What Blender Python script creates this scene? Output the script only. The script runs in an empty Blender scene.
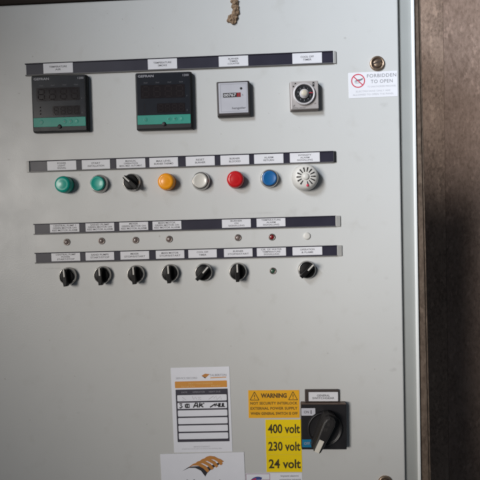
import bpy, bmesh, math, random
from mathutils import Vector, Matrix, noise
R = math.radians
random.seed(7)
S = bpy.context.scene
C = S.collection

# ------------------------------------------------------------------ camera
# the door's front face is the plane y = 0; the viewer stands at negative y
cam = bpy.data.cameras.new('camera'); cam.sensor_width = 36; cam.lens = 37.5
cam.clip_start = 0.01; cam.clip_end = 100
cam.dof.use_dof = False
co = bpy.data.objects.new('camera', cam); C.objects.link(co)
M = [[0.9987949, 0.0260404, 0.0416010], [-0.0275988, 0.9989215, 0.0373377], [-0.0405838, -0.0384409, 0.9984364]]
m3 = Matrix((M[0], [-v for v in M[2]], M[1]))
co.matrix_world = Matrix.Translation((0, -0.78, 0)) @ m3.to_4x4()
S.camera = co

# ------------------------------------------------------------------ light
W = bpy.data.worlds.new('World'); S.world = W; W.use_nodes = True
bg = W.node_tree.nodes['Background']; bg.inputs[0].default_value = (0.75, 0.86, 1.0, 1); bg.inputs[1].default_value = 0.058

def aim(o, p):
    o.rotation_euler = (Vector(p) - o.location).to_track_quat('-Z', 'Y').to_euler()
def spot(name, loc, tgt, watts, cone, blend, radius, col):
    l = bpy.data.lights.new(name, 'SPOT'); l.energy = watts; l.spot_size = R(cone); l.spot_blend = blend
    l.shadow_soft_size = radius; l.color = col
    o = bpy.data.objects.new(name, l); C.objects.link(o); o.location = loc; aim(o, tgt); return o
spot('left_key_light', (-1.40, -2.2, 0.17), (0.14, 0, -0.10), 258, 25, 0.85, 0.50, (1.0, 0.95, 0.89))  # soft key from an unseen source at the left
spot('high_window_light', (-1.05, -1.75, 1.25), (0.48, 0, 0.33), 330, 25, 0.70, 0.36, (0.82, 0.90, 1.0))
spot('wall_fill_spot', (0.46, -1.1, 0.70), (0.47, 0.42, 0.34), 58, 24, 0.9, 0.05, (1.0, 0.945, 0.895))  # added spot for the upper wall; its cone edge stands in for shadow below

S.view_settings.view_transform = 'Standard'; S.view_settings.look = 'None'
S.view_settings.exposure = 0.22; S.view_settings.gamma = 1
S.render.engine = 'CYCLES'
S.cycles.use_denoising = True
S.cycles.filter_width = 3.5
S.cycles.max_bounces = 6

# ------------------------------------------------------------------ materials
def mat(name, col, rough=0.5, metal=0.0, var=0.08, scale=60, bump=0.0, bscale=900, coat=0.0, trans=0.0, spec=0.5, rvar=0.1):
    m = bpy.data.materials.new(name); m.use_nodes = True
    t = m.node_tree; N = t.nodes; L = t.links; b = N['Principled BSDF']
    tc = N.new('ShaderNodeTexCoord'); nz = N.new('ShaderNodeTexNoise')
    nz.inputs['Scale'].default_value = scale; nz.inputs['Detail'].default_value = 5
    L.new(tc.outputs['Object'], nz.inputs['Vector'])
    mx = N.new('ShaderNodeMix'); mx.data_type = 'RGBA'
    mx.inputs['A'].default_value = [c * (1 - var) for c in col] + [1]
    mx.inputs['B'].default_value = [min(1, c * (1 + var)) for c in col] + [1]
    L.new(nz.outputs['Fac'], mx.inputs['Factor']); L.new(mx.outputs['Result'], b.inputs['Base Color'])
    mr = N.new('ShaderNodeMapRange'); mr.inputs['To Min'].default_value = max(0, rough - rvar); mr.inputs['To Max'].default_value = min(1, rough + rvar)
    L.new(nz.outputs['Fac'], mr.inputs['Value']); L.new(mr.outputs['Result'], b.inputs['Roughness'])
    b.inputs['Metallic'].default_value = metal; b.inputs['Coat Weight'].default_value = coat
    b.inputs['Transmission Weight'].default_value = trans; b.inputs['Specular IOR Level'].default_value = spec
    if bump:
        n2 = N.new('ShaderNodeTexNoise'); n2.inputs['Scale'].default_value = bscale; n2.inputs['Detail'].default_value = 3
        L.new(tc.outputs['Object'], n2.inputs['Vector'])
        bp = N.new('ShaderNodeBump'); bp.inputs['Strength'].default_value = bump; bp.inputs['Distance'].default_value = 0.001
        L.new(n2.outputs['Fac'], bp.inputs['Height']); L.new(bp.outputs['Normal'], b.inputs['Normal'])
    return m

K = {}
K['black'] = mat('black_plastic', (.010, .010, .012), .45, bump=.15, spec=.35)
K['housing'] = mat('housing_plastic', (.016, .016, .019), .42, bump=.15)
K['face'] = mat('controller_face', (.018, .020, .026), .24, var=.05, spec=.22, rvar=.04)
K['window'] = mat('display_window', (.018, .0145, .016), .16, var=.05, spec=.35, rvar=.04)
K['segment'] = mat('unlit_segment', (.020, .0155, .0165), .6, spec=.1)
K['printgrey'] = mat('grey_print', (.35, .35, .38), .5)
K['dimprint'] = mat('dim_print', (.11, .11, .125), .5)
K['green_band'] = mat('green_band', (.030, .30, .23), .45, spec=.35)
K['dark_green'] = mat('dark_green_print', (.012, .13, .10), .4)
K['pale_green'] = mat('pale_green_print', (.22, .55, .45), .4)
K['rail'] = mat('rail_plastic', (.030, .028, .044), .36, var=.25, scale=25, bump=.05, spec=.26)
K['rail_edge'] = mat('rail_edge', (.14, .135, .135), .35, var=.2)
K['clear'] = mat('clear_plastic', (.60, .59, .57), .32, trans=.45, spec=.3)
K['tag'] = mat('tag_card', (.76, .755, .79), .42, var=.04)
K['ink'] = mat('tag_ink', (.075, .07, .085), .6)
K['chrome'] = mat('chrome', (.50, .485, .465), .24, 1.0, var=.06, rvar=.06)
K['green_lens'] = mat('green_lens', (.0, .40, .31), .36, var=.05, coat=.12)
K['green_skirt'] = mat('green_skirt', (.0, .13, .10), .3, coat=.3)
K['orange_lens'] = mat('orange_lens', (1.0, .37, .010), .28, var=.05, coat=.15)
K['red_lens'] = mat('red_lens', (.55, .010, .014), .28, var=.05, coat=.15)
K['red_skirt'] = mat('red_skirt', (.32, .008, .012), .3)
K['orange_skirt'] = mat('orange_skirt', (.70, .20, .006), .3)
K['blue_cap'] = mat('blue_cap', (.008, .12, .34), .32, var=.05, coat=.3)
K['white_cap'] = mat('white_cap', (.66, .63, .57), .32, var=.05, coat=.3)
K['ivory'] = mat('ivory_plastic', (.66, .64, .60), .42, var=.04)
K['slot'] = mat('slot_dark', (.02, .017, .017), .7)
K['knob'] = mat('knob_plastic', (.004, .0035, .0035), .45, bump=.1, spec=.22)
K['line'] = mat('knob_line', (.62, .60, .56), .4)
K['led_clear'] = mat('led_clear', (.22, .17, .155), .18, var=.3, scale=400, coat=.6)
K['led_red'] = mat('led_red', (.20, .006, .010), .18, var=.2, scale=400, coat=.6)
K['led_green'] = mat('led_green', (.035, .085, .055), .18, var=.3, scale=400, coat=.6)
K['led_ring'] = mat('led_ring', (.30, .26, .24), .35, .8, var=.2)
K['meter_face'] = mat('meter_face', (.56, .555, .60), .32, .15, var=.03)
K['meter_frame'] = mat('meter_frame', (.045, .036, .036), .4)
K['meter_line'] = mat('meter_line', (.33, .33, .37), .5)
K['timer_grey'] = mat('timer_grey', (.43, .395, .385), .4, .1, var=.05)
K['timer_ring'] = mat('timer_ring', (.60, .57, .575), .35, .1, var=.04)
K['timer_side'] = mat('timer_side', (.20, .165, .155), .5)
K['cream'] = mat('cream_knob', (.60, .54, .43), .45)
K['red_print'] = mat('red_print', (.50, .03, .06), .5)
K['redmark'] = mat('red_mark', (.62, .05, .10), .5)
K['paper'] = mat('white_paper', (.84, .85, .92), .6, var=.03)
K['vinyl'] = mat('white_vinyl', (.80, .80, .84), .42, var=.02)
K['forbid_ink'] = mat('forbid_ink', (.20, .20, .225), .6)
K['faint_ink'] = mat('faint_ink', (.44, .44, .47), .6)
K['card_orange'] = mat('card_orange', (.70, .31, .055), .5, var=.05)
K['card_orange_text'] = mat('card_orange_text', (.78, .50, .20), .5)
K['card_dark'] = mat('card_dark', (.050, .046, .066), .5)
K['pen'] = mat('pen_ink', (.016, .014, .02), .6)
K['pencil'] = mat('pencil_ink', (.42, .41, .45), .6)
K['logo_orange'] = mat('logo_orange', (.56, .24, .055), .5, var=.15, scale=200)
K['logo_black'] = mat('logo_black', (.03, .028, .036), .5)
K['amber'] = mat('amber_vinyl', (.90, .46, .020), .42, var=.05)
K['yellow'] = mat('yellow_vinyl', (.98, .70, .004), .42, var=.05)
K['brown_ink'] = mat('warning_ink', (.10, .055, .018), .6)
K['volt_ink'] = mat('volt_ink', (.05, .040, .012), .6)
K['logo_blue'] = mat('logo_blue', (.045, .08, .30), .5)
K['purple'] = mat('purple_line', (.42, .22, .32), .5)
K['sw_black'] = mat('switch_black', (.014, .013, .015), .42, bump=.2)
K['sw_top_lit'] = mat('switch_top_lit', (.17, .12, .095), .5, var=.25, scale=200)  # brown of the lit top face painted onto the black plate
K['sw_handle'] = mat('switch_handle', (.020, .018, .018), .40, bump=.25)
K['sw_emboss'] = mat('switch_emboss', (.045, .040, .038), .5)
K['sw_blue'] = mat('switch_blue', (.010, .19, .36), .45)
K['sw_white'] = mat('switch_white', (.60, .60, .66), .45)
K['sw_frame'] = mat('switch_label_frame', (.055, .040, .036), .5)
K['stripe'] = mat('handle_stripe', (.74, .70, .62), .5)
K['lock'] = mat('lock_metal', (.40, .30, .22), .33, .85, var=.3, scale=250, bump=.3)
K['lock_dark'] = mat('lock_recess', (.10, .075, .062), .5, .5, var=.4, scale=300)
K['nest'] = mat('dried_mud', (.29, .20, .13), .95, var=.6, scale=230, bump=.8, bscale=700, spec=.2)
K['frame'] = mat('frame_paint_shaded', (.335, .345, .335), .5, var=.05, scale=20, bump=.05)  # darker than the door: its shadow on the flange is put into the colour
K['lip'] = mat('lip_paint_lit', (.80, .81, .80), .4, var=.03)  # near-white, so the light caught by the lip sits in the colour
K['seal'] = mat('rubber_seal', (.07, .07, .07), .7)
K['shade_strip'] = mat('shade_strip_brown', (.030, .020, .016), .9, var=.5, scale=15, bump=.5, bscale=120)

def door_mat():
    m = bpy.data.materials.new('door_paint'); m.use_nodes = True
    t = m.node_tree; N = t.nodes; L = t.links; b = N['Principled BSDF']
    tc = N.new('ShaderNodeTexCoord'); P = tc.outputs['Object']
    def nse(s, d=4, vec=P):
        n = N.new('ShaderNodeTexNoise'); n.inputs['Scale'].default_value = s; n.inputs['Detail'].default_value = d
        L.new(vec, n.inputs['Vector']); return n.outputs['Fac']
    def mth(op, a, v, clamp=False):
        n = N.new('ShaderNodeMath'); n.operation = op; n.use_clamp = clamp
        for i, q in enumerate((a, v)):
            if isinstance(q, (int, float)): n.inputs[i].default_value = q
            else: L.new(q, n.inputs[i])
        return n.outputs[0]
    def ramp(f, lo, hi):
        n = N.new('ShaderNodeMapRange'); n.interpolation_type = 'SMOOTHSTEP'
        n.inputs['From Min'].default_value = lo; n.inputs['From Max'].default_value = hi
        L.new(f, n.inputs['Value']); return n.outputs['Result']
    def mixc(fac, A, B):
        n = N.new('ShaderNodeMix'); n.data_type = 'RGBA'
        L.new(fac, n.inputs['Factor'])
        for k, q in (('A', A), ('B', B)):
            if isinstance(q, tuple): n.inputs[k].default_value = (*q, 1)
            else: L.new(q, n.inputs[k])
        return n.outputs['Result']
    c = mixc(nse(7, 3), (.592, .594, .583), (.628, .629, .619))
    c = mixc(mth('MULTIPLY', ramp(nse(38, 6), .55, .80), .20), c, (.42, .40, .36))      # grime haze
    c = mixc(mth('MULTIPLY', ramp(nse(130, 2), .735, .78), .45), c, (.30, .27, .24))    # specks
    # scuffs with a shape of their own: centre x, z, half width, half height, strength
    sep = N.new('ShaderNodeSeparateXYZ'); L.new(P, sep.inputs[0])
    wob = nse(140, 3)
    for (x, z, w, h, k) in [(.1934, .1715, .007, .005, .32), (.2005, -.238, .007, .0035, .42), (.0045, .012, .030, .0022, .22), (.052, .0115, .006, .010, .22),
                            (.071, .009, .007, .004, .2), (.1363, .275, .0025, .0018, .6), (-.3947, .1078, .003, .0016, .8), (-.0237, .1765, .003, .002, .3),
                            (.192, -.094, .004, .003, .25), (-.327, -.0665, .026, .0016, .4), (-.3, -.300, .003, .002, .3), (-.09, -.17, .002, .0015, .5),
                            (.205, -.205, .005, .004, .25), (-.055, -.285, .0016, .006, .4), (.100, -.21, .002, .0016, .4)]:
        dx = mth('DIVIDE', mth('SUBTRACT', sep.outputs['X'], x), w); dz = mth('DIVIDE', mth('SUBTRACT', sep.outputs['Z'], z), h)
        d = mth('ADD', mth('MULTIPLY', dx, dx), mth('MULTIPLY', dz, dz))
        d = mth('ADD', d, mth('MULTIPLY', mth('SUBTRACT', wob, .5), 3.0))
        f = mth('MULTIPLY', ramp(mth('SUBTRACT', 1.3, d), 0, 2.2), k * .62)
        c = mixc(f, c, (.22, .205, .19))
    L.new(c, b.inputs['Base Color'])
    L.new(mth('ADD', mth('MULTIPLY', nse(25, 4), .18), .30), b.inputs['Roughness'])
    bp = N.new('ShaderNodeBump'); bp.inputs['Strength'].default_value = .22; bp.inputs['Distance'].default_value = .0006
    L.new(mth('ADD', nse(520, 2), mth('MULTIPLY', nse(3.0, 1), 8.0)), bp.inputs['Height']); L.new(bp.outputs['Normal'], b.inputs['Normal'])
    return m
K['door'] = door_mat()

def wall_mat(name, dark, mid, light, seed):
    m = bpy.data.materials.new(name); m.use_nodes = True
    t = m.node_tree; N = t.nodes; L = t.links; b = N['Principled BSDF']
    tc = N.new('ShaderNodeTexCoord'); mp = N.new('ShaderNodeMapping'); mp.inputs['Location'].default_value = (seed, seed, 0)
    mp.inputs['Scale'].default_value = (1, 1, .55); L.new(tc.outputs['Object'], mp.inputs[0])
    def nse(s, d=6, r=.6):
        n = N.new('ShaderNodeTexNoise'); n.inputs['Scale'].default_value = s; n.inputs['Detail'].default_value = d; n.inputs['Roughness'].default_value = r
        L.new(mp.outputs[0], n.inputs['Vector']); return n.outputs['Fac']
    r = N.new('ShaderNodeValToRGB'); e = r.color_ramp.elements
    e[0].position = .40; e[0].color = (*dark, 1); e[1].position = .60; e[1].color = (*light, 1)
    q = r.color_ramp.elements.new(.5); q.color = (*mid, 1)
    ad = N.new('ShaderNodeMath'); ad.operation = 'MULTIPLY_ADD'; ad.inputs[1].default_value = .45
    m2 = N.new('ShaderNodeMath'); m2.operation = 'MULTIPLY'; m2.inputs[1].default_value = .55
    L.new(nse(16, 9, .72), ad.inputs[0]); L.new(nse(170, 5, .7), m2.inputs[0]); L.new(m2.outputs[0], ad.inputs[2]); L.new(ad.outputs[0], r.inputs[0])
    r2 = N.new('ShaderNodeValToRGB'); r2.color_ramp.elements[0].position = .60; r2.color_ramp.elements[1].position = .68
    L.new(nse(80, 3, .6), r2.inputs[0])
    mx = N.new('ShaderNodeMix'); mx.data_type = 'RGBA'; mx.inputs['B'].default_value = (*[c * 1.5 for c in light], 1)
    f = N.new('ShaderNodeMath'); f.operation = 'MULTIPLY'; f.inputs[1].default_value = .45
    L.new(r2.outputs[0], f.inputs[0]); L.new(f.outputs[0], mx.inputs['Factor']); L.new(r.outputs[0], mx.inputs['A'])
    L.new(mx.outputs['Result'], b.inputs['Base Color']); b.inputs['Roughness'].default_value = .85
    bp = N.new('ShaderNodeBump'); bp.inputs['Strength'].default_value = .7; bp.inputs['Distance'].default_value = .004
    L.new(nse(60, 8, .7), bp.inputs['Height']); L.new(bp.outputs['Normal'], b.inputs['Normal'])
    return m
K['wall'] = wall_mat('rough_wall', (.15, .105, .083), (.215, .155, .126), (.265, .195, .162), 3.0)
K['wall_patch'] = wall_mat('flaking_wall', (.14, .10, .078), (.24, .175, .14), (.30, .225, .18), 5.0)
K['batten'] = wall_mat('weathered_batten', (.075, .051, .036), (.115, .082, .060), (.16, .118, .088), 9.0)

# ------------------------------------------------------------------ mesh builder
# shapes are given in millimetres as (x, z, h): x right, z up, h out of the door towards the viewer
class MB:
    def __init__(self):
        self.bm = bmesh.new(); self.mats = []
    def mi(self, k):
        if k not in self.mats: self.mats.append(k)
        return self.mats.index(k)
    def v(self, x, z, h): return self.bm.verts.new((x * .001, -h * .001, z * .001))
    def take(self, b2, k, smooth=False):
        i = self.mi(k)
        me = bpy.data.meshes.new('tmp'); b2.to_mesh(me); b2.free()
        n0 = len(self.bm.faces); self.bm.from_mesh(me); bpy.data.meshes.remove(me)
        self.bm.faces.ensure_lookup_table()
        for f in self.bm.faces[n0:]:
            f.material_index = i; f.smooth = smooth
        return self
    def prism(self, pts, h0, h1, k, bevel=0, seg=2, both=False):
        """outline (x, z) pushed from h0 to h1; the front rim is bevelled"""
        b = bmesh.new()
        n = len(pts)
        A = [b.verts.new((p[0] * .001, -h0 * .001, p[1] * .001)) for p in pts]
        B = [b.verts.new((p[0] * .001, -h1 * .001, p[1] * .001)) for p in pts]
        fb = b.faces.new(A); ff = b.faces.new(B)
        for j in range(n): b.faces.new((A[j], A[(j + 1) % n], B[(j + 1) % n], B[j]))
        bmesh.ops.recalc_face_normals(b, faces=b.faces)
        if bevel:
            es = list(ff.edges) + (list(fb.edges) if both else [])
            bmesh.ops.bevel(b, geom=es, offset=bevel * .001, segments=seg, profile=.5, affect='EDGES')
        return self.take(b, k)
    def box(self, x0, x1, z0, z1, h0, h1, k, bevel=0, r=0, seg=2, both=False):
        return self.prism(rrect(x0, x1, z0, z1, r), h0, h1, k, bevel, seg, both)
    def lathe(self, cx, cz, prof, k, seg=40, smooth=True):
        """profile of (radius, h) from back to front, revolved round the axis out of the door"""
        b = bmesh.new(); rings = []
        for (r, h) in prof:
            if r < 1e-6: rings.append([b.verts.new((cx * .001, -h * .001, cz * .001))])
            else: rings.append([b.verts.new(((cx + r * math.cos(2 * math.pi * j / seg)) * .001, -h * .001, (cz + r * math.sin(2 * math.pi * j / seg)) * .001)) for j in range(seg)])
        for A, B in zip(rings, rings[1:]):
            for j in range(seg):
                q = (j + 1) % seg
                vs = [A[j % len(A)], A[q % len(A)], B[q % len(B)], B[j % len(B)]]
                u = []
                for w in vs:
                    if w not in u: u.append(w)
                if len(u) > 2: b.faces.new(u)
        bmesh.ops.recalc_face_normals(b, faces=b.faces)
        return self.take(b, k, smooth)
    def stroke(self, pts, w, h, k, th=.08):
        """a flat line of width w along pts"""
        P = [Vector(p) for p in pts]; Lf = []; Rt = []
        for j, p in enumerate(P):
            a = P[max(0, j - 1)]; c = P[min(len(P) - 1, j + 1)]
            d = (c - a).normalized(); n = Vector((-d.y, d.x)) * (w / 2)
            Lf.append(p + n); Rt.append(p - n)
        i = self.mi(k)
        for j in range(len(P) - 1):
            f = self.bm.faces.new([self.v(q.x, q.y, h) for q in (Rt[j], Rt[j + 1], Lf[j + 1], Lf[j])]); f.material_index = i
        return self
    def ring(self, cx, cz, r0, r1, h, k, seg=40, a0=0, a1=360):
        i = self.mi(k); full = abs(a1 - a0) >= 360; n = seg
        for j in range(n):
            t0 = R(a0 + (a1 - a0) * j / n); t1 = R(a0 + (a1 - a0) * (j + 1) / n)
            q = [(r0, t0), (r1, t0), (r1, t1), (r0, t1)]
            f = self.bm.faces.new([self.v(cx + r * math.cos(t), cz + r * math.sin(t), h) for r, t in q]); f.material_index = i
        return self
    def flat(self, pts, h, k):
        f = self.bm.faces.new([self.v(p[0], p[1], h) for p in pts]); f.material_index = self.mi(k)
        f.normal_update()
        if f.normal.y > 0: f.normal_flip()
        return self
    def text(self, s, cx, cz, size, h, k, width=None, bold=0.0, align='CENTER', shear=0, space=1.0):
        cu = bpy.data.curves.new('t', 'FONT'); cu.body = s; cu.size = size * 1.38; cu.align_x = align; cu.resolution_u = 3
        cu.offset = bold * size * .03; cu.shear = shear; cu.space_character = space
        o = bpy.data.objects.new('t', cu)
        me = bpy.data.meshes.new_from_object(o)
        xs = [v.co.x for v in me.vertices]; ys = [v.co.y for v in me.vertices]
        if xs:
            w = max(xs) - min(xs); y0 = (max(ys) + min(ys)) / 2; s_ = (width / w) if width else 1
            x0 = (max(xs) + min(xs)) / 2 if align == 'CENTER' else min(xs)
            b = bmesh.new(); b.from_mesh(me)
            for v in b.verts:
                v.co = Vector(((cx + (v.co.x - x0) * s_) * .001, -h * .001, (cz + v.co.y - y0) * .001))
            self.take(b, k)
        bpy.data.meshes.remove(me); bpy.data.objects.remove(o); bpy.data.curves.remove(cu)
        return self
    def build(self, name, parent=None, loc=None):
        me = bpy.data.meshes.new(name); self.bm.to_mesh(me); self.bm.free()
        for k in self.mats: me.materials.append(K[k])
        o = bpy.data.objects.new(name, me); C.objects.link(o)
        if parent: o.parent = parent
        if loc: o.location = loc
        return o

def rrect(x0, x1, z0, z1, r=0, n=5):
    if not r: return [(x0, z0), (x1, z0), (x1, z1), (x0, z1)]
    o = []
    for (cx, cz, a) in ((x1 - r, z0 + r, -90), (x1 - r, z1 - r, 0), (x0 + r, z1 - r, 90), (x0 + r, z0 + r, 180)):
        for j in range(n + 1):
            t = R(a + 90 * j / n); o.append((cx + r * math.cos(t), cz + r * math.sin(t)))
    return o
def tag(o, label, cat, group=None):
    o['label'] = label; o['category'] = cat
    if group: o['group'] = group
    return o
def thing(name, x, z, label, cat, group=None, rot=0, h=0):
    o = bpy.data.objects.new(name, None); C.objects.link(o); o.empty_display_size = .02
    o.location = (x * .001, -h * .001, z * .001); o.rotation_euler = (0, -R(rot), 0)
    return tag(o, label, cat, group)
def copy_tree(o, parent=None):
    c = o.copy(); C.objects.link(c)
    if parent: c.parent = parent
    for ch in list(o.children): copy_tree(ch, c)
    return c
def place(o, x, z, label, rot=0):
    o.location = (x * .001, 0, z * .001); o['label'] = label
    return o

# ------------------------------------------------------------------ the setting: wall behind the cabinet
m = MB()
m.box(-1200, 437, -1100, 1000, -460, -418, 'wall_patch', 2)
m.box(437.05, 1600, -1100, 1000, -460, -419.5, 'wall', 1)
w = m.build('wall'); w['kind'] = 'structure'

# ------------------------------------------------------------------ the control cabinet
cab = thing('control_cabinet', 0, -920, 'pale grey painted steel control cabinet with its door closed', 'control cabinet', h=-415)
def child(m, name, parent=cab):
    o = m.build(name); o.parent = parent
    o.matrix_parent_inverse = Matrix.Translation(-parent.location) if parent is cab else Matrix()
    return o
m = MB()
m.prism(rrect(-460, 217.2, -908, 347.5, 3), -7, 0, 'door', 2.6, 4)
door = child(m, 'door')
m = MB()
m.box(-470, 238.0, -920, 349, -410, -8, 'frame')                       # body with its front flange
m.box(-459, 216, -907, 346.5, -8, -7.2, 'seal')
child(m, 'enclosure')
m = MB(); m.box(238.2, 242.2, -920, 349, -410, -3, 'lip', .8, both=True)
child(m, 'frame_edge')
for z in (234.3, -416.5):
    m = MB()
    x = 183.9 if z > 0 else 185.2
    m.lathe(x, z, [(11.2, .0), (11.2, 2.2), (10.4, 3.2), (8.8, 3.4), (8.0, 2.4), (7.6, .6), (0, .5)], 'lock', 36)
    m.lathe(x, z, [(5.6, .5), (5.6, 2.6), (4.9, 3.0), (0, 3.0)], 'lock', 28)
    m.prism([(x - 7.3, z - .2), (x + 5.5, z + 4.6), (x + 6.2, z + 2.6), (x - 6.8, z - 2.4)], .6, 3.15, 'lock_dark')
    m.ring(x, z + .3, 5.7, 7.5, .75, 'lock_dark', 30)
    o = m.build('lock'); o.parent = door

# dark strip added for the unlit gap on top; the batten beside it
m = MB(); m.box(-900, 236, 350.5, 470, -410, -4, 'shade_strip', 4)
tag(m.build('top_shade_strip'), 'dark strip added in place of the unlit gap along the top edge of the grey cabinet', 'shade_strip')
m = MB()
m.prism([(243.2, -920), (260.8, -920), (249.4, 500), (243.2, 500)], -60, -8, 'batten', 2.0, 3)
m.prism([(261, -920), (264.4, -920), (253, 500), (249.6, 500)], -60, -11, 'batten', 1.5, 3)
tag(m.build('wooden_batten'), 'narrow brown weathered batten standing between the white cabinet edge and the dark wall', 'batten')

# ------------------------------------------------------------------ label strips
def strip(name, x0, x1, zc, ht, label, tags, cap_left, cap_right):
    t = thing(name, (x0 + x1) / 2, zc, label, 'label strip', 'label strips across the cabinet door')
    ox = (x0 + x1) / 2
    m = MB(); a, b, q = x0 - ox, x1 - ox, ht / 2
    m.box(a, b, -q + 1.6, q - 1.6, .05, 1.6, 'rail')
    m.build('rail', t)
    m = MB()
    for s in (-1, 1):
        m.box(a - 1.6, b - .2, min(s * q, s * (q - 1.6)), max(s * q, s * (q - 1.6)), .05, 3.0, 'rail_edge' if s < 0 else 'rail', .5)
    m.build('rail_lip', t)
    for side, on in ((-1, cap_left), (1, cap_right)):
        if on:
            m = MB()
            if on == 'dark': m.box(*((a - 3.6, a + .1) if side < 0 else (b - .1, b + 3.6)), -q + .4, q - .4, .05, 2.4, 'black', .5, 1)
            else: m.box(*((a - 6, a - 1.7) if side < 0 else (b + .1, b + on)), -q + .3, q - .3, .05, 2.4, 'clear', .6, 1)
            m.build('end_cap', t)
    for (cx, w, dz, lines, sz) in tags:
        m = MB(); cx -= ox
        m.box(cx - w / 2, cx + w / 2, dz - q + 2.0, dz + q - 1.8, 1.65, 2.35, 'tag', .2)
        n = len(lines); gap = {1: 0, 2: 4.3, 3: 3.7}[n]; s = {1: 3.4, 2: 2.9, 3: 2.6}[n] * sz
        for j, (tx, tw) in enumerate(lines):
            m.text(tx, cx, dz + (n - 1) * gap / 2 - j * gap, s, 2.45, 'ink', tw, .5)
        m.build('name_tag', t)
    return t
G3 = [('GREEN MOTOR ON', 38), ('RED MOTOR ALARM', 40)]
strip('label_strip', -360, 117.5, 246.2, 19.4, 'topmost dark label strip, above the controllers, with four white tags', [
    (-309, 46.8, .6, [('TEMPERATURE', 28), ('AIR', 9)], 1), (-144.9, 45.4, .2, [('TEMPERATURE', 28), ('SMOKE', 14)], 1),
    (-34.8, 45.2, 0, [('BURNER', 16), ('TIMES', 13), ('COUNTER', 18)], 1), (78, 44.8, 0, [('COOL OFF', 20), ('TIMER', 13)], 1)], None, 4.5)
strip('label_strip', -360, 115, 95.2, 18.2, 'dark label strip with eight white tags above the coloured push buttons', [
    (-309.5, 46.4, 0, [('POWER', 14), ('LIGHT', 12), ('SIGNAL', 14)], 1), (-255, 44.6, 0, [('START', 14), ('INSTALLATION', 26)], 1),
    (-199.7, 45.6, 0, [('MANUAL', 17), ('OPERATION', 22), ('MAN. MED. AUTOMAT.', 36)], 1), (-148, 44.8, 0, [('MAX LEVEL', 23), ('BURNER THERMO', 30)], 1),
    (-90.8, 45, 0, [('RESET', 13), ('BURNER', 16)], 1), (-37, 44.4, 0, [('BURNER', 16), ('BLOCKED', 18)], 1),
    (15.5, 45, 0, [('ALARM', 14), ('RETURN', 16)], 1), (71, 45.6, .2, [('INTENSITY', 20), ('ALARM', 14), ('SIGNALLING', 24)], 1)], 7, 'dark')
strip('label_strip', -357.5, 116, -3.8, 17.4, 'dark label strip with six white tags above the row of tiny indicator lamps', [
    (-308.9, 47, 1, [('CENTRAL PUMP 1', 36)] + G3, 1.05), (-252.5, 45.6, 1, [('SAND PUMP', 30)] + G3, 1.05),
    (-198.7, 45.6, 1, [('MIXER', 14)] + G3, 1.05), (-146.2, 45.2, 1, [('MAIN MOTOR', 27)] + G3, 1.05),
    (-37.3, 44.8, 1, [('BURNER', 18), ('ON', 6), ('SIGNALLING', 25)], 1), (16.5, 44.4, 1, [('TEMPERATURE', 30), ('ALARM', 14), ('SIGNALLING', 25)], 1)], None, 7.5)
strip('label_strip', -357.5, 117.5, -49.6, 17.2, 'lowest dark label strip, with eight white tags above the black selector knobs', [
    (-309, 46.2, 1, [('CENTRAL PUMP', 32), ('POWER', 14), ('START/STOP', 28)], 1), (-254.3, 45.5, 1, [('SAND PUMPS', 28), ('START/STOP', 30)], 1),
    (-198.7, 45.5, 1, [('MIXER', 13), ('STOP/0/START', 33)], 1), (-142.8, 44.8, 1, [('MAIN MOTOR', 27), ('STOP/0/START', 33)], 1),
    (-91.6, 44.5, 1, [('COOL OFF', 18), ('TIMER', 12)], .95), (-35.7, 44.4, 1, [('BURNER', 16), ('STOP/0/START', 33)], .95),
    (16, 45.1, 1, [('CIR. OF WATER', 32), ('TEMPERATURE', 28), ('SIGNALLING', 24)], 1), (71.7, 45.6, 1, [('OPERATION', 22), ('& FLAME', 18)], .95)], None, 7.5)

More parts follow.
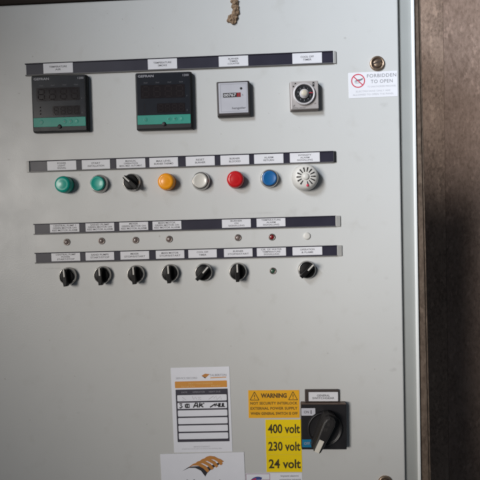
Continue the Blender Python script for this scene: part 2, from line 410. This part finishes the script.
# ------------------------------------------------------------------ temperature controllers
SEG = {'a': ((-1, 2), (1, 2)), 'g': ((-1, 0), (1, 0)), 'd': ((-1, -2), (1, -2)), 'f': ((-1, 2), (-1, 0)), 'b': ((1, 2), (1, 0)), 'e': ((-1, 0), (-1, -2)), 'c': ((1, 0), (1, -2))}
def digits(m, cx, cz, n, pitch, w, ht, h):
    for j in range(n):
        x = cx + (j - (n - 1) / 2) * pitch
        for (p, q) in SEG.values():
            A = Vector((x + p[0] * w / 2, cz + p[1] * ht / 4)); B = Vector((x + q[0] * w / 2, cz + q[1] * ht / 4))
            d = (B - A).normalized() * (w * .12)
            m.stroke([A + d, B - d], w * .17, h, 'segment')
def controller():
    t = thing('temperature_controller', 0, 0, '', 'temperature controller', 'temperature controllers in the top row')
    m = MB(); m.box(-44, 44, -44, 43.5, .05, 9, 'housing', 1.5, 2)
    m.build('housing', t)
    m = MB()
    m.box(-42.8, 42.8, -43.5, 43, 9, 13.6, 'black', 1.6, 2.5, 3)
    m.box(-40.6, 40.6, -21.8, 41, 13.6, 14, 'face', .2, 1)
    m.text('GEFRAN', -38.5, 37.6, 3.4, 14.1, 'printgrey', 24, .9, 'LEFT')
    m.text('1200', 35, 37.4, 3.2, 14.1, 'printgrey', 9, .3)
    for j in range(4): m.text('Out%d' % (j + 1), -27 + j * 18.2, 27.5, 1.9, 14.1, 'dimprint', 5.5)
    for j, s in enumerate('123'): m.box(-30.5, -28.2, -7 - j * 5 , -5 - j * 5, 14, 14.15, 'segment')
    m.text('F', 36.2, 6.0, 2.2, 14.1, 'dimprint'); m.text('C', 36.2, -15.6, 2.2, 14.1, 'dimprint')
    m.build('front_panel', t)
    m = MB(); m.box(-35, 33.2, 3.6, 24, 14, 14.25, 'window', .1, 1)
    digits(m, -1, 13.8, 4, 17.4, 9.4, 15.4, 14.35); m.build('display', t)
    m = MB(); m.box(-10.5, 33.2, -18.6, -4.4, 14, 14.25, 'window', .1, 1)
    digits(m, 11.4, -11.4, 4, 10.6, 6.2, 10.4, 14.35); m.build('display', t)
    m = MB(); m.box(-41, 41, -36, -22, 13.6, 14.3, 'green_band', .3, .6)
    kb = m.build('keypad', t)
    for j, x in enumerate((-28.5, 8, 17.4, 26.6)):
        m = MB()
        m.lathe(x, -28.6, [(3.5, 14.3), (3.4, 14.42), (2.9, 14.5), (0, 14.52)], 'green_band', 20)
        if j == 0: m.ring(x, -28.6, 1.3, 1.9, 14.6, 'dark_green', 18)
        if j == 1: m.flat([(x - 1.9, -29.6), (x + 1.9, -29.6), (x, -26.6)], 14.6, 'dark_green')
        if j == 2: m.flat([(x - 1.9, -27.2), (x, -30.2), (x + 1.9, -27.2)], 14.6, 'dark_green')
        if j == 3: m.text('F', x, -28.6, 3.0, 14.6, 'pale_green', None, .6)
        m.build('key', kb)
    m = MB(); m.lathe(0, -36, [(3.3, 13.6), (3.3, 14.8), (2.8, 15.2), (0, 15.2)], 'black', 24); m.build('latch', t)
    return t
c1 = controller(); place(c1, -306.3, 190.4, 'black temperature controller with a green key band, left one under the topmost label strip'); c1.rotation_euler[1] = R(.4); c1.scale[1] = .8
c2 = copy_tree(c1); place(c2, -143.4, 188.4, 'black temperature controller with a green key band, beside the hour meter'); c2.rotation_euler[1] = R(.4); c2.scale[1] = .8

# ------------------------------------------------------------------ hour meter
t = thing('hour_meter', -36.3, 187.2, 'square dark-framed hour meter with a silver face and a row of small counter digits', 'hour meter', rot=.3)
m = MB(); m.box(-25.4, 25.4, -26.6, 26.6, .05, 8.5, 'meter_frame', 1.0, 1.2)
m.box(-24.6, 24.6, -25.6, 26, 8.5, 12, 'meter_frame', 1.2, 1.5); m.build('housing', t)
m = MB(); m.box(-22, 22.4, -22, 23.8, 12, 12.6, 'meter_face', .3, .8)
for q in ((-19, 20.4, -19.6, 21.4),):
    for a, b in (((q[0], q[2]), (q[1], q[2])), ((q[1], q[2]), (q[1], q[3])), ((q[1], q[3]), (q[0], q[3])), ((q[0], q[3]), (q[0], q[2]))):
        m.stroke([a, b], .55, 12.7, 'meter_line')
m.text('hengstler', 8.4, -15.2, 3.2, 12.7, 'ink', 21, .6); m.text('h', 14.6, 4.8, 3.2, 12.7, 'ink')
m.build('face_plate', t)
m = MB(); m.box(-15.4, 11.6, 1.6, 8.4, 12.6, 13.0, 'slot', .2, .4)
m.box(5.8, 11.2, 2, 8, 13.0, 13.1, 'red_skirt')
m.text('00767', -5, 5, 4.4, 13.15, 'tag', 18.4, .2); m.text('2', 8.6, 5, 4.4, 13.2, 'dimprint', 2.6, .2)
m.build('counter_window', t)
m = MB(); m.lathe(12.4, 14.4, [(1.9, 12.6), (1.9, 13.0), (1.4, 13.2), (0, 13.2)], 'slot', 20); m.build('indicator', t)

# ------------------------------------------------------------------ dial timer
t = thing('dial_timer', 71.6, 187.8, 'small square grey timer with a round black dial and a cream centre knob', 'timer', rot=.2)
m = MB(); m.box(-21.6, 21.6, -21.8, 21.4, .05, 9, 'timer_side', .6, 1)
m.box(-20.8, 20.8, -20.8, 20.8, 9, 14, 'timer_grey', .9, 1.2)
m.box(-17.5, -15, 12, 14.5, 14, 14.12, 'slot'); m.stroke([(-14.5, 16.5), (-12.5, 18.5)], 1.4, 14.1, 'slot'); m.stroke([(-14, 18.3), (-12, 17)], 1.0, 14.1, 'slot')
m.text('off', -16.4, -15.6, 3.0, 14.1, 'meter_frame', 3.6); m.text('delay timer', -8.5, -19, 2.0, 14.1, 'meter_frame', 20)
m.stroke([(14.5, -14), (17, -12.5)], 1.3, 14.1, 'timer_side')
m.build('housing', t)
m = MB(); m.box(12.2, 15.2, 12.2, 19.0, 14, 14.4, 'slot', .2, .3); m.box(13, 14.6, 15.6, 16.4, 14.4, 14.55, 'timer_ring'); m.build('indicator', t)
m = MB(); m.lathe(-.8, 1.2, [(16.6, 14), (16.6, 17.2), (15.8, 18.2), (14.4, 18.4), (13.9, 17.4), (13.8, 16)], 'timer_ring', 48); m.build('dial_rim', t)
m = MB(); m.lathe(-.8, 1.2, [(13.9, 14), (13.9, 16.2), (0, 16.2)], 'black', 44, False)
for j in range(36):
    a = R(j * 10); r1 = 12.9; r0 = 11.9 if j % 3 else 11.2
    m.stroke([(-.8 + r0 * math.cos(a), 1.2 + r0 * math.sin(a)), (-.8 + r1 * math.cos(a), 1.2 + r1 * math.sin(a))], .28, 16.3, 'dimprint')
for j in range(10):
    a = R(90 - j * 36); m.text(str(j), -.8 + 9.4 * math.cos(a), 1.2 + 9.4 * math.sin(a), 1.9, 16.3, 'printgrey', None, .2)
m.build('dial', t)
m = MB(); m.lathe(-.8, 1.2, [(6.9, 16.2), (6.9, 18.2), (6.3, 19.0), (5.2, 19.0), (5.2, 20.6), (4.6, 21.2), (0, 21.2)], 'timer_ring', 36)
m.lathe(-1, 1.6, [(4.4, 21.2), (4.4, 21.5), (4.0, 21.9), (0, 21.9)], 'cream', 30); m.build('centre_knob', t)
m = MB(); m.box(5.8, 12.6, 1.9, 2.9, 16.25, 17, 'red_print', .2); m.build('pointer', t)

# ------------------------------------------------------------------ push buttons, lamps and the selector of the second row
def ring_bezel(m, r0=13.6, h=4.2, k='chrome'):
    m.lathe(0, 0, [(r0, .05), (r0, h * .45), (r0 - .8, h * .8), (r0 - 2.2, h), (r0 - 3.0, h), (r0 - 3.2, h - 1.2), (r0 - 3.2, .1)], k, 44)
def dome_lamp(name, x, z, skirt, lens, label):
    t = thing(name, x, z, label, 'indicator lamp')
    m = MB(); m.lathe(0, 0, [(13.4, .05), (13.4, 3.0), (12.8, 3.8), (12.6, 3.8)], skirt, 44); m.build('bezel', t)
    m = MB(); m.lathe(0, 0, [(13.0, 3.4), (13.2, 12), (12.6, 14.6), (11.2, 16.6), (9.2, 17.6), (8.4, 17.5), (5.5, 18.0), (2.5, 18.3), (0, 18.4)], lens, 48)
    m.build('lens', t)
    return t
dome_lamp('indicator_lamp', -304.3, 64.8, 'green_skirt', 'green_lens', 'large domed green lamp, leftmost of the coloured row')
dome_lamp('indicator_lamp', -143.3, 64.2, 'orange_skirt', 'orange_lens', 'domed orange lamp between the chromed selector and the white push button')
dome_lamp('indicator_lamp', -36.6, 64.4, 'red_skirt', 'red_lens', 'domed red lamp beside the blue push button')
def push_button(x, z, cap, label):
    t = thing('push_button', x, z, label, 'push button', 'flat push buttons with chrome rings')
    m = MB(); m.lathe(0, 0, [(14.6, .05), (14.6, 1.8), (14.1, 3.2), (13.4, 7.2), (12.6, 8.8), (11.8, 9.2), (11.5, 8.0), (11.5, .1)], 'chrome', 44); m.build('ring', t)
    m = MB(); m.lathe(0, 0, [(11.3, .2), (11.3, 11.6), (10.8, 12.9), (9.6, 13.5), (8.8, 13.3), (6, 12.7), (3, 12.5), (0, 12.4)], cap, 44); m.build('cap', t)
    return t
push_button(-250.8, 64.8, 'green_lens', 'small green push button in a chrome ring, beside the big green lamp')
push_button(-90.5, 64.2, 'white_cap', 'white push button in a chrome ring, between orange and red lamps')
push_button(15.8, 64.7, 'blue_cap', 'blue push button in a chrome ring, beside the round ivory sounder')

def selector(kind='handle'):
    t = thing('selector_switch', 0, 0, '', 'selector switch', 'black selector switches with chrome rings')
    m = MB(); m.lathe(0, 0, [(14.2, .05), (14.2, 1.6), (13.8, 3.2), (13.4, 6.8), (12.8, 8.0), (12.0, 8.4), (11.8, 7.4), (11.8, .1)], 'chrome', 44); m.build('ring', t)
    m = MB(); m.lathe(0, 0, [(11.6, .2), (11.6, 9.4), (11.2, 10.4), (10.2, 10.8), (0, 10.8)], 'knob', 44)
    kn = m.build('knob', t)
    m = MB()
    m.prism([(-2.9, -14.6), (2.1, -14.6), (3.5, -9), (3.6, 8), (2.5, 12.2), (-2.5, 12.2), (-3.6, 8), (-3.5, -9)], 9, 19, 'knob', 1.1, 3)
    m.build('grip', kn)
    m = MB(); m.box(-.95, .95, .5, 11.6, 18.9, 19.15, 'line', .08); m.box(-.95, .95, 11.3, 12.35, 10.8, 18.9, 'line'); m.build('pointer_line', kn)
    return t
s0 = selector()
sel = [(-306.2, -79.3, 4, 'black selector switch at the left end of the bottom knob row, pointer line upright'),
       (-250.6, -78.6, 2, 'second black selector switch from the left end of the bottom row, pointer upright'),
       (-197.6, -78.3, 2, 'third black selector switch in the bottom row, straight below the chromed selector switch'),
       (-143.4, -78, 2, 'fourth black selector switch in the bottom row, straight below the orange lamp'),
       (-90.6, -78, -42, 'slanted black selector switch straight below the white push button'),
       (-37.1, -78.3, 1, 'black selector switch with upright pointer straight below the red lamp'),
       (70.1, -78, -44, 'slanted black selector switch at the right end of the bottom knob row'),
       (-199.0, 65.4, 46, 'black selector switch turned to upper left, beside the orange lamp')]
for i, (x, z, a, lb) in enumerate(sel):
    o = s0 if i == 0 else copy_tree(s0)
    place(o, x, z, lb)
    for ch in o.children:
        if ch.name.startswith('knob'): ch.rotation_euler[1] = -R(a)

# ------------------------------------------------------------------ sounder
t = thing('alarm_sounder', 70.3, 64.5, 'round ivory alarm sounder with a ring of dark slots and a red dot', 'sounder')
m = MB(); m.lathe(0, 0, [(20.6, .05), (20.6, 2), (20.2, 9), (19.2, 15), (17.4, 18.8), (14.6, 20.6), (9, 21.3), (0, 21.4)], 'ivory', 56); m.build('housing', t)
m = MB()
for j in range(14):
    a = R(90 - 12 + j * 360 / 14)
    if j == 7: continue
    u = Vector((math.cos(a), math.sin(a))); n = Vector((-u.y, u.x))
    o0, o1 = u * 7.2, u * 14.2
    m.prism([tuple(o0 + n * .75), tuple(o0 - n * .75), tuple(o1 - n * 1.15), tuple(o1 + n * 1.15)], 19.5, 21.55, 'slot')
m.build('sound_slots', t)
m = MB(); m.lathe(0, 0, [(4.9, 21), (4.9, 22.2), (4.2, 23.2), (2.5, 23.8), (0, 24)], 'ivory', 30); m.build('centre_cap', t)
m = MB(); m.lathe(2.2, -13.2, [(2.1, 20.4), (2.1, 21.7), (1.4, 22.4), (0, 22.6)], 'redmark', 20); m.build('indicator', t)

# ------------------------------------------------------------------ tiny indicator lamps
def led(x, z, lens, label, r=5.4):
    t = thing('panel_lamp', x, z, label, 'indicator lamp', 'tiny indicator lamps under the third label strip')
    m = MB(); m.lathe(0, 0, [(r, .05), (r, 1.0), (r - .7, 1.7), (r - 1.5, 1.8), (r - 1.7, 1.0), (r - 1.7, .1)], 'led_ring', 28); m.build('bezel', t)
    m = MB(); m.lathe(0, 0, [(r - 1.8, .2), (r - 1.8, 1.6), (r - 2.4, 2.8), (r - 3.4, 3.4), (0, 3.6)], lens, 24); m.build('lens', t)
    return t
led(-306.9, -25.3, 'led_clear', 'tiny clear panel lamp above the leftmost black selector knob')
led(-251.2, -25, 'led_clear', 'second tiny clear panel lamp from the left, below the small green push button')
led(-196.9, -25.1, 'led_clear', 'third tiny clear panel lamp from the left, in line with the chromed selector above')
led(-143.7, -24.9, 'led_clear', 'fourth tiny clear panel lamp from the left, in line with the orange lamp above')
led(-35.6, -25.4, 'led_clear', 'tiny clear panel lamp straight below the red lamp')
led(17.3, -25.9, 'led_red', 'tiny dark red panel lamp straight below the blue push button')
led(17.5, -78.7, 'led_green', 'tiny dark green panel lamp between two selector knobs of the bottom row')
t = thing('blanking_plug', 71.5, -25.6, 'small round off-white blanking plug beside the tiny red lamp', 'plug')
m = MB(); m.lathe(0, 0, [(5.6, .05), (5.6, 1.2), (4.9, 2.0), (3.4, 2.3), (0, 2.4)], 'ivory', 28)
m.build('cap', t)

# ------------------------------------------------------------------ FORBIDDEN TO OPEN sign
t = thing('warning_sign', 177.3, 203, 'white sticker reading FORBIDDEN TO OPEN with a red prohibition sign, under the lock', 'sign', rot=.4)
m = MB(); m.box(-37, 37, -19.3, 19.3, .05, .4, 'vinyl', .1, .8)
m.text('FORBIDDEN', 13.2, 13.3, 5.4, .5, 'forbid_ink', 44, .1, space=1.1); m.text('TO OPEN', 13.2, 4.6, 5.4, .5, 'forbid_ink', 33, .1, space=1.1)
m.text('TO UNAUTHORIZED PERSONNEL', 13, -3.0, 2.6, .5, 'faint_ink', 43)
m.text('ELECTRICIANS ONLY ARE', 0, -9.6, 2.6, .5, 'faint_ink', 52); m.text('ALLOWED TO OPEN THE PANEL', 0, -14.6, 2.6, .5, 'faint_ink', 62)
m.build('sticker', t)
m = MB(); m.ring(-22.5, 6.6, 8.9, 10.6, .55, 'redmark', 44)
m.stroke([(-29, 13), (-16, .3)], 1.6, .62, 'redmark')
m.flat([(-28, 6.2), (-24, 8.6), (-19, 9.2), (-15, 11), (-15.4, 8.4), (-19, 6.4), (-23, 5.6)], .5, 'forbid_ink')
m.stroke([(-27, 3.4), (-19.5, 3.4)], .7, .5, 'forbid_ink'); m.stroke([(-28, 5), (-24.6, 5)], .6, .5, 'forbid_ink')
m.build('pictogram', t)

# ------------------------------------------------------------------ WARNING and volt stickers
t = thing('warning_sign', 13.8, -289.4, 'amber sticker headed WARNING with two triangles, above the yellow voltage stickers', 'sign', rot=-.4)
m = MB(); m.box(-40.2, 40.2, -22.2, 22.2, .05, .45, 'amber', .1, .6)
m.text('WARNING', 0, 13.6, 6.9, .55, 'brown_ink', 41, 2.1)
for j, (s, wd, bo) in enumerate([('NOT SECURITY INTERLOCK', 74, 1.2), ('EXTERNAL POWER SUPPLY', 74, 1.2), ('WHEN GENERAL SWITCH IS OFF', 74, 1.4)]):
    m.text(s, 0, 1.4 - j * 8.2, 4.2, .55, 'brown_ink', wd, bo, space=1.08)
m.build('sticker', t)
for s in (-1, 1):
    m = MB(); x, z = s * 30.3, 12.6
    P = [(x - 7, z - 6), (x + 7, z - 6), (x, z + 7)]
    for a, b in zip(P, P[1:] + P[:1]): m.stroke([a, b], 1.1, .55, 'brown_ink')
    m.stroke([(x, z + 2.6), (x, z - 1.4)], 1.3, .6, 'brown_ink'); m.stroke([(x, z - 2.6), (x, z - 4)], 1.3, .6, 'brown_ink')
    m.build('triangle', t)
for s, z, lb in (('400 volt', -328.4, 'yellow sticker reading 400 volt, topmost of the three under the WARNING sticker'), ('230 volt', -356.6, 'yellow sticker reading 230 volt, middle one of three below WARNING'), ('24 volt', -384.8, 'yellow sticker reading 24 volt, lowest of three, above the small white sticker')):
    m = MB(); m.box(-28.2, 28.2, -14, 14, .05, .4, 'yellow', .1, .5)
    m.text(s, .8, -.6, 14.4, .5, 'volt_ink', 50.5, 1.3)
    o = m.build('voltage_sign', None, (.0278, 0, z * .001)); o.rotation_euler = (0, R(.3), 0)
    tag(o, lb, 'sign', 'yellow voltage stickers')

# ------------------------------------------------------------------ service record card
t = thing('service_card', -100.9, -297.2, 'white service record card with orange bar and dark table, one row filled in', 'card', rot=.5)
m = MB(); m.box(-46.6, 46.6, -68.4, 68.4, .05, .5, 'paper', .15, .5)
m.text('SERVICE RECORD', -22, 51.4, 3.0, .6, 'meter_line', 34, .1)
m.flat([(2, 55), (8, 58), (15, 57), (12, 54), (9, 51.5), (5, 53)], .6, 'logo_orange'); m.flat([(2, 54.4), (6, 53), (9.5, 51), (7, 50.4), (4, 53)], .58, 'logo_black')
m.text('TALBERTON', 28, 55.2, 3.6, .6, 'meter_line', 27, .5); m.stroke([(16, 51), (41, 51.6)], 1.4, .6, 'card_orange')
m.text('SERVICE CONTACT', -2, -59.4, 1.9, .6, 'meter_line', 26); m.text('to book your service call us or write to the workshop office', -2, -62.8, 1.9, .6, 'faint_ink', 64)
m.build('card', t)
m = MB(); m.box(-41, 42, 35.6, 46.4, .5, .62, 'card_orange', 0, 1.2)
m.text('NEXT MAINTENANCE', 0, 42.6, 2.6, .72, 'card_orange_text', 38); m.text('Serial No.               Model', 0, 38.2, 2.4, .72, 'card_orange_text', 62); m.build('header_bar', t)
m = MB(); m.box(-40.4, 42.8, -51.4, 33.4, .5, .62, 'card_dark', 0, 1)
m.text('DATE        OPERATOR      NEXT DUE', 0, 28.8, 2.4, .72, 'meter_line', 62)
for j in range(6):
    z = 24.2 - j * 12.25
    m.box(-38, 40.6, z - 9.7, z, .62, .74, 'paper', 0, 1.4)
for pts in ([(-30, 21), (-24, 16.5), (-30, 16)], [(-14, 22), (-12, 17), (-9, 21), (-7, 17)], [(-5, 20), (0, 20), (-5, 17), (0, 16.5)], [(12, 16.6), (20, 22)], [(20, 18), (24, 22), (25, 16), (31, 21), (32, 16)]):
    m.stroke(pts, .6, .8, 'pencil')
z = 24.2 - 12.25 - 4.8; w = 2.15
for pts in ([(-35, z + 3.2), (-31, z + 3.4), (-33, z + .6), (-30.4, z - 1.4), (-33, z - 3.4), (-35, z - 2.6)],
            [(-25.4, z + 2.6), (-25.4, z - 3)], [(-24.6, z + 2.6), (-19.6, z + 2.4), (-19.4, z - 2.8), (-25, z - 2.8)], [(-22.6, z + 2), (-22.6, z - 2.6)],
            [(-13, z - 3.4), (-9, z + 4), (-6.6, z + 4), (-6, z - 3.4)], [(-11.4, z - .6), (-5.6, z - .2)],
            [(-3.6, z - 3.2), (-2.4, z + 4), (1.8, z + 3), (-2.4, z + .4), (3, z - 2.8)], [(-4, z + 1.2), (2, z + 1)], [(3, z + 2.8), (4.6, z + 3.6)],
            [(13.6, z - 3.2), (22, z + 2)], [(22.2, z + 2.4), (21.6, z - 2)], [(24.4, z + 3), (24.2, z - .4), (28, z - .2)], [(28, z + 3.4), (27.4, z - 3.4)],
            [(30, z + 3.4), (29.4, z - 2.6), (33, z - 2.4)], [(33.6, z + 3.2), (33, z - 3)], [(35, z + 3.4), (35, z - 2.8), (37.6, z - 2.4)]):
    m.stroke(pts, w, .82, 'pen')
m.build('table', t)

# ------------------------------------------------------------------ logo card
t = thing('logo_card', -101.8, -407, 'white card with an orange and black curved roof logo, below the service record', 'card', rot=.9)
m = MB(); m.box(-67, 67, -45, 40, .05, .9, 'paper', .2, .5)
m.text('italdservice', 0, -11, 17, 1.0, 'logo_black', 96, .6); m.build('card', t)
def L_(zx, zy): return ((zx - 225) * .334, 40 - (zy - 110) * .334)
m = MB()
m.prism([L_(*p) for p in [(128, 194), (160, 180), (190, 181), (216, 195), (236, 224), (246, 207), (262, 193), (280, 180), (302, 168), (318, 160), (300, 158), (240, 180), (205, 172), (160, 174)]], .9, 1.05, 'logo_black')
for j in range(4):
    dx, dy = j * 22, -j * 11
    m.prism([L_(x + dx, y + dy) for x, y in [(158, 176.5), (180, 169), (205, 170), (229, 183.5), (246.5, 204), (256.5, 196), (242.5, 174), (218.5, 159.5), (196, 156), (180, 160)]], 1.05 + .05 * j, 1.16 + .05 * j, 'logo_orange')
m.prism([L_(*p) for p in [(240, 140), (262, 135), (288, 133), (312, 140), (328, 152), (316, 158), (290, 143), (262, 139)]], 1.05, 1.4, 'logo_orange')
m.build('logo', t)

# ------------------------------------------------------------------ maker's sticker at the bottom
t = thing('maker_sticker', 10.8, -424, 'small white sticker with a blue letter C, under the 24 volt sticker', 'sticker')
m = MB(); m.box(-44.8, 44.8, -24, 23.8, .05, .38, 'paper', .1, .4)
m.text('Impianti elettrici', 25, 18.6, 3.2, .48, 'ink', 28); m.text('automazione industriale', 26, 13.2, 3.2, .48, 'ink', 34)
m.build('sticker', t)
m = MB()
for a, b in (((-44, 22.6), (-6.4, 22.6)), ((-6.4, 22.6), (-6.4, -20)), ((-6.4, -20), (-44, -20)), ((-44, -20), (-44, 22.6))): m.stroke([a, b], .8, .48, 'purple')
m.ring(-25.5, 4, 8.6, 14.2, .48, 'logo_blue', 30, 60, 300); m.stroke([(-24, 13.2), (-7, 13.2)], .8, .5, 'purple'); m.stroke([(-36, 12), (-28, 15)], 2.0, .55, 'redmark')
m.build('logo', t)

# ------------------------------------------------------------------ main switch
t = thing('main_switch', 90.2, -322.3, 'large black rotary main switch with ON and OFF tags beside the voltage stickers', 'main switch', rot=-.5)
m = MB(); m.box(-35, 35, -35.6, 35.6, .05, 12, 'sw_black', 1.0, 1.5, 3)
m.box(-34.4, 34.4, 35.5, 36.4, .4, 11.2, 'sw_top_lit', .3); m.build('base_plate', t)
m = MB(); m.box(-28, 24.6, 36.6, 55.8, .05, 5, 'sw_frame', .8, 1.2); m.build('label_frame', t)
m = MB(); m.box(-22.2, 23.2, 38.4, 52.6, 5, 5.5, 'tag', .2, .4)
m.text('GENERAL', .5, 47.4, 3.2, 5.6, 'ink', 20, .6); m.text('SWITCHGEAR', .5, 43.2, 3.2, 5.6, 'ink', 34, .6); m.build('name_tag', t)
m = MB(); m.box(-34.6, -13.2, 18.4, 29.8, 12, 12.4, 'sw_white', .1, .6)
m.text('ON', -26.8, 24, 4.2, 12.5, 'ink', 7.6, .5); m.stroke([(-19.6, 27), (-19.6, 21)], 1.4, 12.5, 'ink'); m.build('on_tag', t)
m = MB(); m.box(-34.0, -11, -31.6, -19.4, 12, 12.4, 'sw_blue', .1, .6)
m.text('OFF', -26.6, -25.6, 4.2, 12.5, 'printgrey', 9, .5); m.ring(-15.2, -25.6, 2.2, 3.4, 12.5, 'tag', 20); m.build('off_tag', t)
m = MB(); m.lathe(.8, -1.6, [(27, 12), (27, 15), (25.8, 16.6), (24.8, 16.6), (24, 15.2), (22, 14.8), (0, 14.8)], 'sw_black', 56); m.build('dial', t)
hd = MB()
rot = -24.5
def tr(p):
    a = R(rot); return (p[0] * math.cos(a) - p[1] * math.sin(a), 3.2 + p[0] * math.sin(a) + p[1] * math.cos(a))
out = []
for (x, z) in [(-8.6, -33), (-6, -36), (6, -36), (8.6, -33), (10, -20), (11.6, 0), (12.4, 14), (10.4, 21), (5, 24.6), (-5, 24.6), (-10.4, 21), (-12.4, 14), (-11.6, 0), (-10, -20)]: out.append(tr((x, z)))
hd.prism(out, 14.6, 26, 'sw_handle', 0)
# the raised grip narrows towards its top
out2 = [tr((x * .66, z * .985)) for (x, z) in [(-9.6, -33), (-7, -35.6), (7, -35.6), (9.6, -33), (11.2, -20), (13.2, 0), (13.6, 12), (11, 19), (6, 22.6), (-6, 22.6), (-11, 19), (-13.6, 12), (-13.2, 0), (-11.2, -20)]]
hd.prism(out2, 26, 38, 'sw_handle', 3.0, 4)
h = hd.build('handle', t)
m = MB(); m.prism([tr(p) for p in [(-4.2, -34.2), (3.0, -34.2), (3.0, -14.4), (-4.2, -14.4)]], 38, 38.4, 'stripe', .1); m.build('stripe', h)
m = MB()
for j, s in enumerate(('0', 'FF')):
    p = tr((-1.5, 12 - j * 9)); m.text(s, p[0], p[1], 5, 38.1, 'sw_emboss', None, .4)
m.build('embossing', h)

# ------------------------------------------------------------------ mud nest stuck to the top of the door
b = bmesh.new()
rnd = random.Random(4)
for (x, z, r) in [(-2.2, 36, 3.4), (-2.4, 31, 3.0), (-3, 26, 3.3), (-4, 21, 3.0), (-1.6, 19, 4.2), (1.6, 16, 4.4), (4, 12.6, 3.4), (-2.4, 13, 2.8), (2.6, 9, 4.6), (1.2, 4, 4.0), (4.6, 4, 3.6), (3.4, -1, 4.6), (.4, -3, 3.4),
                  (5, -5, 3.4), (1.6, -7.4, 4.4), (-2.6, -9.6, 3.6), (2.6, -12.4, 4.0), (-6.2, -11, 3.4), (-1.4, -14, 4.2), (-7.8, -14.6, 2.6), (-4.6, -16.4, 3.2), (1.2, -17, 3.0), (-1.8, -19.4, 2.6), (-9, -16.8, 1.5)]:
    bmesh.ops.create_icosphere(b, subdivisions=3, radius=r * .001, matrix=Matrix.Translation((x * .001, -.0004 - rnd.random() * .0008, z * .001)))
    for q in range(2):
        bmesh.ops.create_icosphere(b, subdivisions=2, radius=r * .00045, matrix=Matrix.Translation(((x + rnd.uniform(-r, r)) * .001, -.0022, (z + rnd.uniform(-r, r)) * .001)))
me = bpy.data.meshes.new('mud_nest'); b.to_mesh(me); b.free()
o = bpy.data.objects.new('mud_nest', me); C.objects.link(o)
mod = o.modifiers.new('r', 'REMESH'); mod.mode = 'VOXEL'; mod.voxel_size = .0006
dg = bpy.context.evaluated_depsgraph_get(); me2 = bpy.data.meshes.new_from_object(o.evaluated_get(dg))
o.modifiers.clear(); o.data = me2; me2.name = 'mud_nest_mesh'
for v in me2.vertices:
    n = noise.fractal(v.co * 320, 1, 2, 4); v.co += v.normal * .0013 * n
    v.co.y = min(v.co.y, -.00005)
me2.materials.clear(); me2.materials.append(K['nest'])
o.location = (-.0325, 0, .3245)
tag(o, 'lumpy brown clump of dried mud stuck at the top edge of the grey door', 'mud nest')
